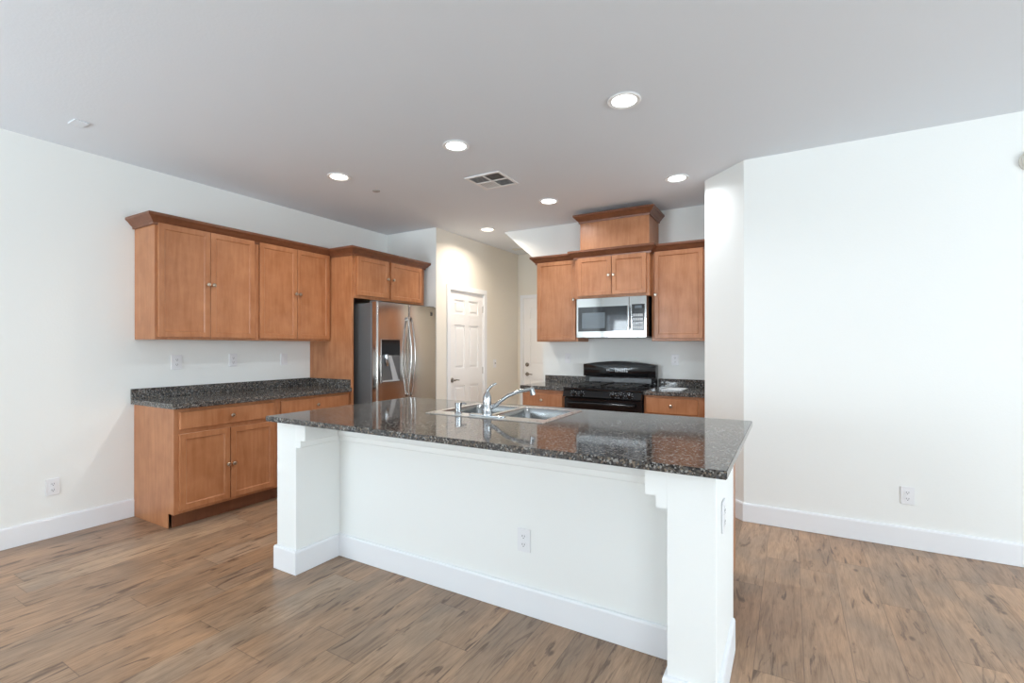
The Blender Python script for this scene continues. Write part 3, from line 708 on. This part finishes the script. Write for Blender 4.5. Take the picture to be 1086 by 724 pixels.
# ------------------------------------------------------------------ outlets and switches
def outlet(label, loc, rotz, kind='duplex', w=.072, h=.116, group=None):
    """local: x width, z height, facing -y, back at y=0"""
    nm = 'light_switch' if kind != 'duplex' else 'electrical_outlet'
    r = thing(nm, label, 'light switch' if kind != 'duplex' else 'outlet', loc, rotz, group)
    MB().box(-w/2, w/2, -.007, -.0012, -h/2, h/2, .002).build('plate', 'plate', r)
    if kind == 'duplex':
        for s in (-1, 1):
            q = MB(); q.prism([(x*.0165, s*.0205+zz*.0145) for x, zz in ((-1, -.55), (-.6, -1), (.6, -1), (1, -.55), (1, .55), (.6, 1), (-.6, 1), (-1, .55))], 'y', -.0095, -.007)
            ro = q.build('receptacle', 'plate', r)
            k = MB(); k.box(-.0075, -.0050, -.0101, -.0096, s*.0205-.003, s*.0205+.006); k.box(.0050, .0075, -.0101, -.0096, s*.0205-.003, s*.0205+.006); k.lathe([(.0026, -.0101), (.0026, -.0096)], (0, 0, s*.0205-.0085), 'y', 10)
            k.build('slot', 'slot', ro)
        MB().lathe([(.003, -.0085), (.003, -.007)], (0, 0, 0), 'y', 10).build('screw', 'plate', r)
    elif kind == 'toggle':
        q = MB(); q.box(-.006, .006, -.018, -.007, -.004, .012, .001); q.build('toggle', 'lockmetal' if 'hall' in label else 'plate', r)
    else:
        q = MB(); q.box(-.0165, .0165, -.0095, -.007, -.033, .033, .001); q.build('rocker', 'plate', r)
        if kind == 'gfci':
            k = MB(); k.box(-.010, .010, -.0105, -.0096, -.006, .006, .0003); k.build('test_button', 'slot', r)
    return r
WL = XL+.0005
outlet('left wide plate outlet above the left counter', (WL, 2.058, 1.195), ROT, 'duplex', .082, .120)
outlet('middle outlet of three above the left counter', (WL, 2.528, 1.200), ROT)
outlet('white rocker switch above the left counter next to the refrigerator panel', (WL, 3.041, 1.195), ROT, 'rocker')
outlet('low outlet on the left wall above the baseboard', (WL, 1.280, .350), ROT)
outlet('low outlet on the large right wall above the baseboard', (.668, 4.0395, .345), 0)
outlet('outlet on the white front panel of the island', (-1.143, PY-.0005, .365), 0)
outlet('outlet on the right end of the island pillar', (RX1+.0005, 1.955, .69), PI/2)
outlet('light switch on the wall left of the range backguard', (-2.220, YR-.0005, 1.190), 0, 'toggle')
outlet('outlet on the wall right of the range backguard', (-1.024, YR-.0005, 1.190), 0)
outlet('hall light switch on the cream wall right of the interior door', (-3.6425, 5.780, 1.085), ROT, 'toggle')

# ------------------------------------------------------------------ ceiling fixtures
COOL, WARM = (0.93, 0.97, 1.0), (1.0, 0.87, 0.72)
E_cool = emit('lamp_lens_cool', (0.93, 0.98, 1.0), 6.0); E_warm = emit('lamp_lens_warm', (1.0, 0.90, 0.78), 5.0)
def downlight(x, y, col, lens, power, label):
    r = thing('recessed_light', label, 'ceiling light', (x, y, CEIL), 0, 'recessed ceiling lights')
    MB().lathe([(.078, -.0015), (.094, -.0015), (.096, -.006), (.090, -.010), (.078, -.006)], (0, 0, 0), 'z', 40).build('trim_ring', 'ring', r, True)
    MB().lathe([(.0775, -.002), (.0775, -.005), (.06, -.0075), (0, -.0085)], (0, 0, 0), 'z', 40).build('lens', lens, r, True)
    l = bpy.data.lights.new('lamp', 'AREA'); l.shape = 'DISK'; l.size = .15; l.energy = power; l.color = col; l.spread = math.radians(150)
    o = bpy.data.objects.new('lamp', l); COL.objects.link(o); o.parent = r; o.location = (0, 0, -.012)
downlight(-.826, 2.709, COOL, E_cool, 8, 'round ceiling light nearest the viewer above the right end of the island')
downlight(-2.038, 2.725, COOL, E_cool, 9, 'round ceiling light above the left half of the island')
downlight(-3.253, 2.732, WARM, E_warm, 9, 'round warm ceiling light near the left wall cabinets')
downlight(-.823, 4.181, COOL, E_cool, 5, 'round ceiling light beside the white corner wall on the right')
downlight(-2.033, 4.217, COOL, E_cool, 8.5, 'round ceiling light just left of the hood box')
downlight(-3.165, 4.862, WARM, E_warm, 14, 'round warm ceiling light at the hall entrance')
# air vent
v = thing('ceiling_vent', 'square white four way air vent in the ceiling', 'vent', (-2.20, 3.452, CEIL))
s = .168; m = MB()
for a in ((-s, s, -s, -s+.022), (-s, s, s-.022, s), (-s, -s+.022, -s+.022, s-.022), (s-.022, s, -s+.022, s-.022), (-.008, .008, -s+.022, s-.022), (-s+.022, -.008, -.008, .008), (.008, s-.022, -.008, .008)): m.box(*a, -.009, -.0015)
m.build('frame', 'ring', v)
MB().box(-s+.02, s-.02, -s+.02, s-.02, -.0030, -.0016).build('cavity', 'vent_dark', v)
for (qx, qy, dirn) in ((-1, -1, 0), (1, -1, 1), (1, 1, 0), (-1, 1, 1)):
    m = MB(); c0 = .010; c1_ = s-.024
    for k in range(6):
        p = c0 + (k+.5)*(c1_-c0)/6
        tilt = .007 if (qx, qy) == (1, 1) else -.007
        if dirn == 0: pts = [(qy*p-.008, -.0085), (qy*p-.0065, -.0085), (qy*p-.0065+tilt*qy, -.0035), (qy*p-.008+tilt*qy, -.0035)]
        else: pts = [(qx*p-.008, -.0085), (qx*p-.0065, -.0085), (qx*p-.0065+tilt*qx, -.0035), (qx*p-.008+tilt*qx, -.0035)]
        a0, a1 = sorted(((qx if dirn == 0 else qy)*c0, (qx if dirn == 0 else qy)*c1_))
        m.prism(pts, 'x' if dirn == 0 else 'y', a0, a1)
    m.build('louver', 'ring', v)
sp_ = thing('sprinkler_cover', 'small round grey cap in the ceiling left of the air vent', 'sprinkler', (-3.255, 3.149, CEIL))
MB().lathe([(.034, -.0015), (.034, -.004), (.028, -.009), (0, -.010)], (0, 0, 0), 'z', 24).build('cover_cap', plain('grey_cap', (0.42, 0.40, 0.38), 0.5), sp_, True)
bp_ = thing('blank_cover_plate', 'small white rectangular cover plate on the ceiling at the far left', 'cover plate', (-3.898, 1.249, CEIL))
MB().box(-.056, .056, -.038, .038, -.008, -.0015, .002).build('plate', 'ceiling', bp_)
MB().lathe([(.003, -.0095), (.003, -.008)], (.04, 0, 0), 'z', 10).lathe([(.003, -.0095), (.003, -.008)], (-.04, 0, 0), 'z', 10).build('screw', 'ring', bp_)
hd = thing('hall_ceiling_detector', 'small grey fixture on the hall ceiling beside the slanted wall edge', 'detector', (-3.40, 6.05, CEIL))
MB().box(-.09, .09, -.045, .045, -.012, -.0015, .003).build('cover', 'ivory', hd)
sm = thing('smoke_detector', 'round ivory smoke detector high on the right wall at the picture edge', 'smoke detector', (1.262, 4.039, 2.440))
MB().lathe([(.070, -.001), (.070, -.012), (.064, -.014)], (0, 0, 0), 'y', 36).build('base', 'ivory', sm, True)
MB().lathe([(.062, -.0145), (.060, -.030), (.045, -.036), (0, -.038)], (0, 0, 0), 'y', 36).build('cover', 'ivory', sm, True)
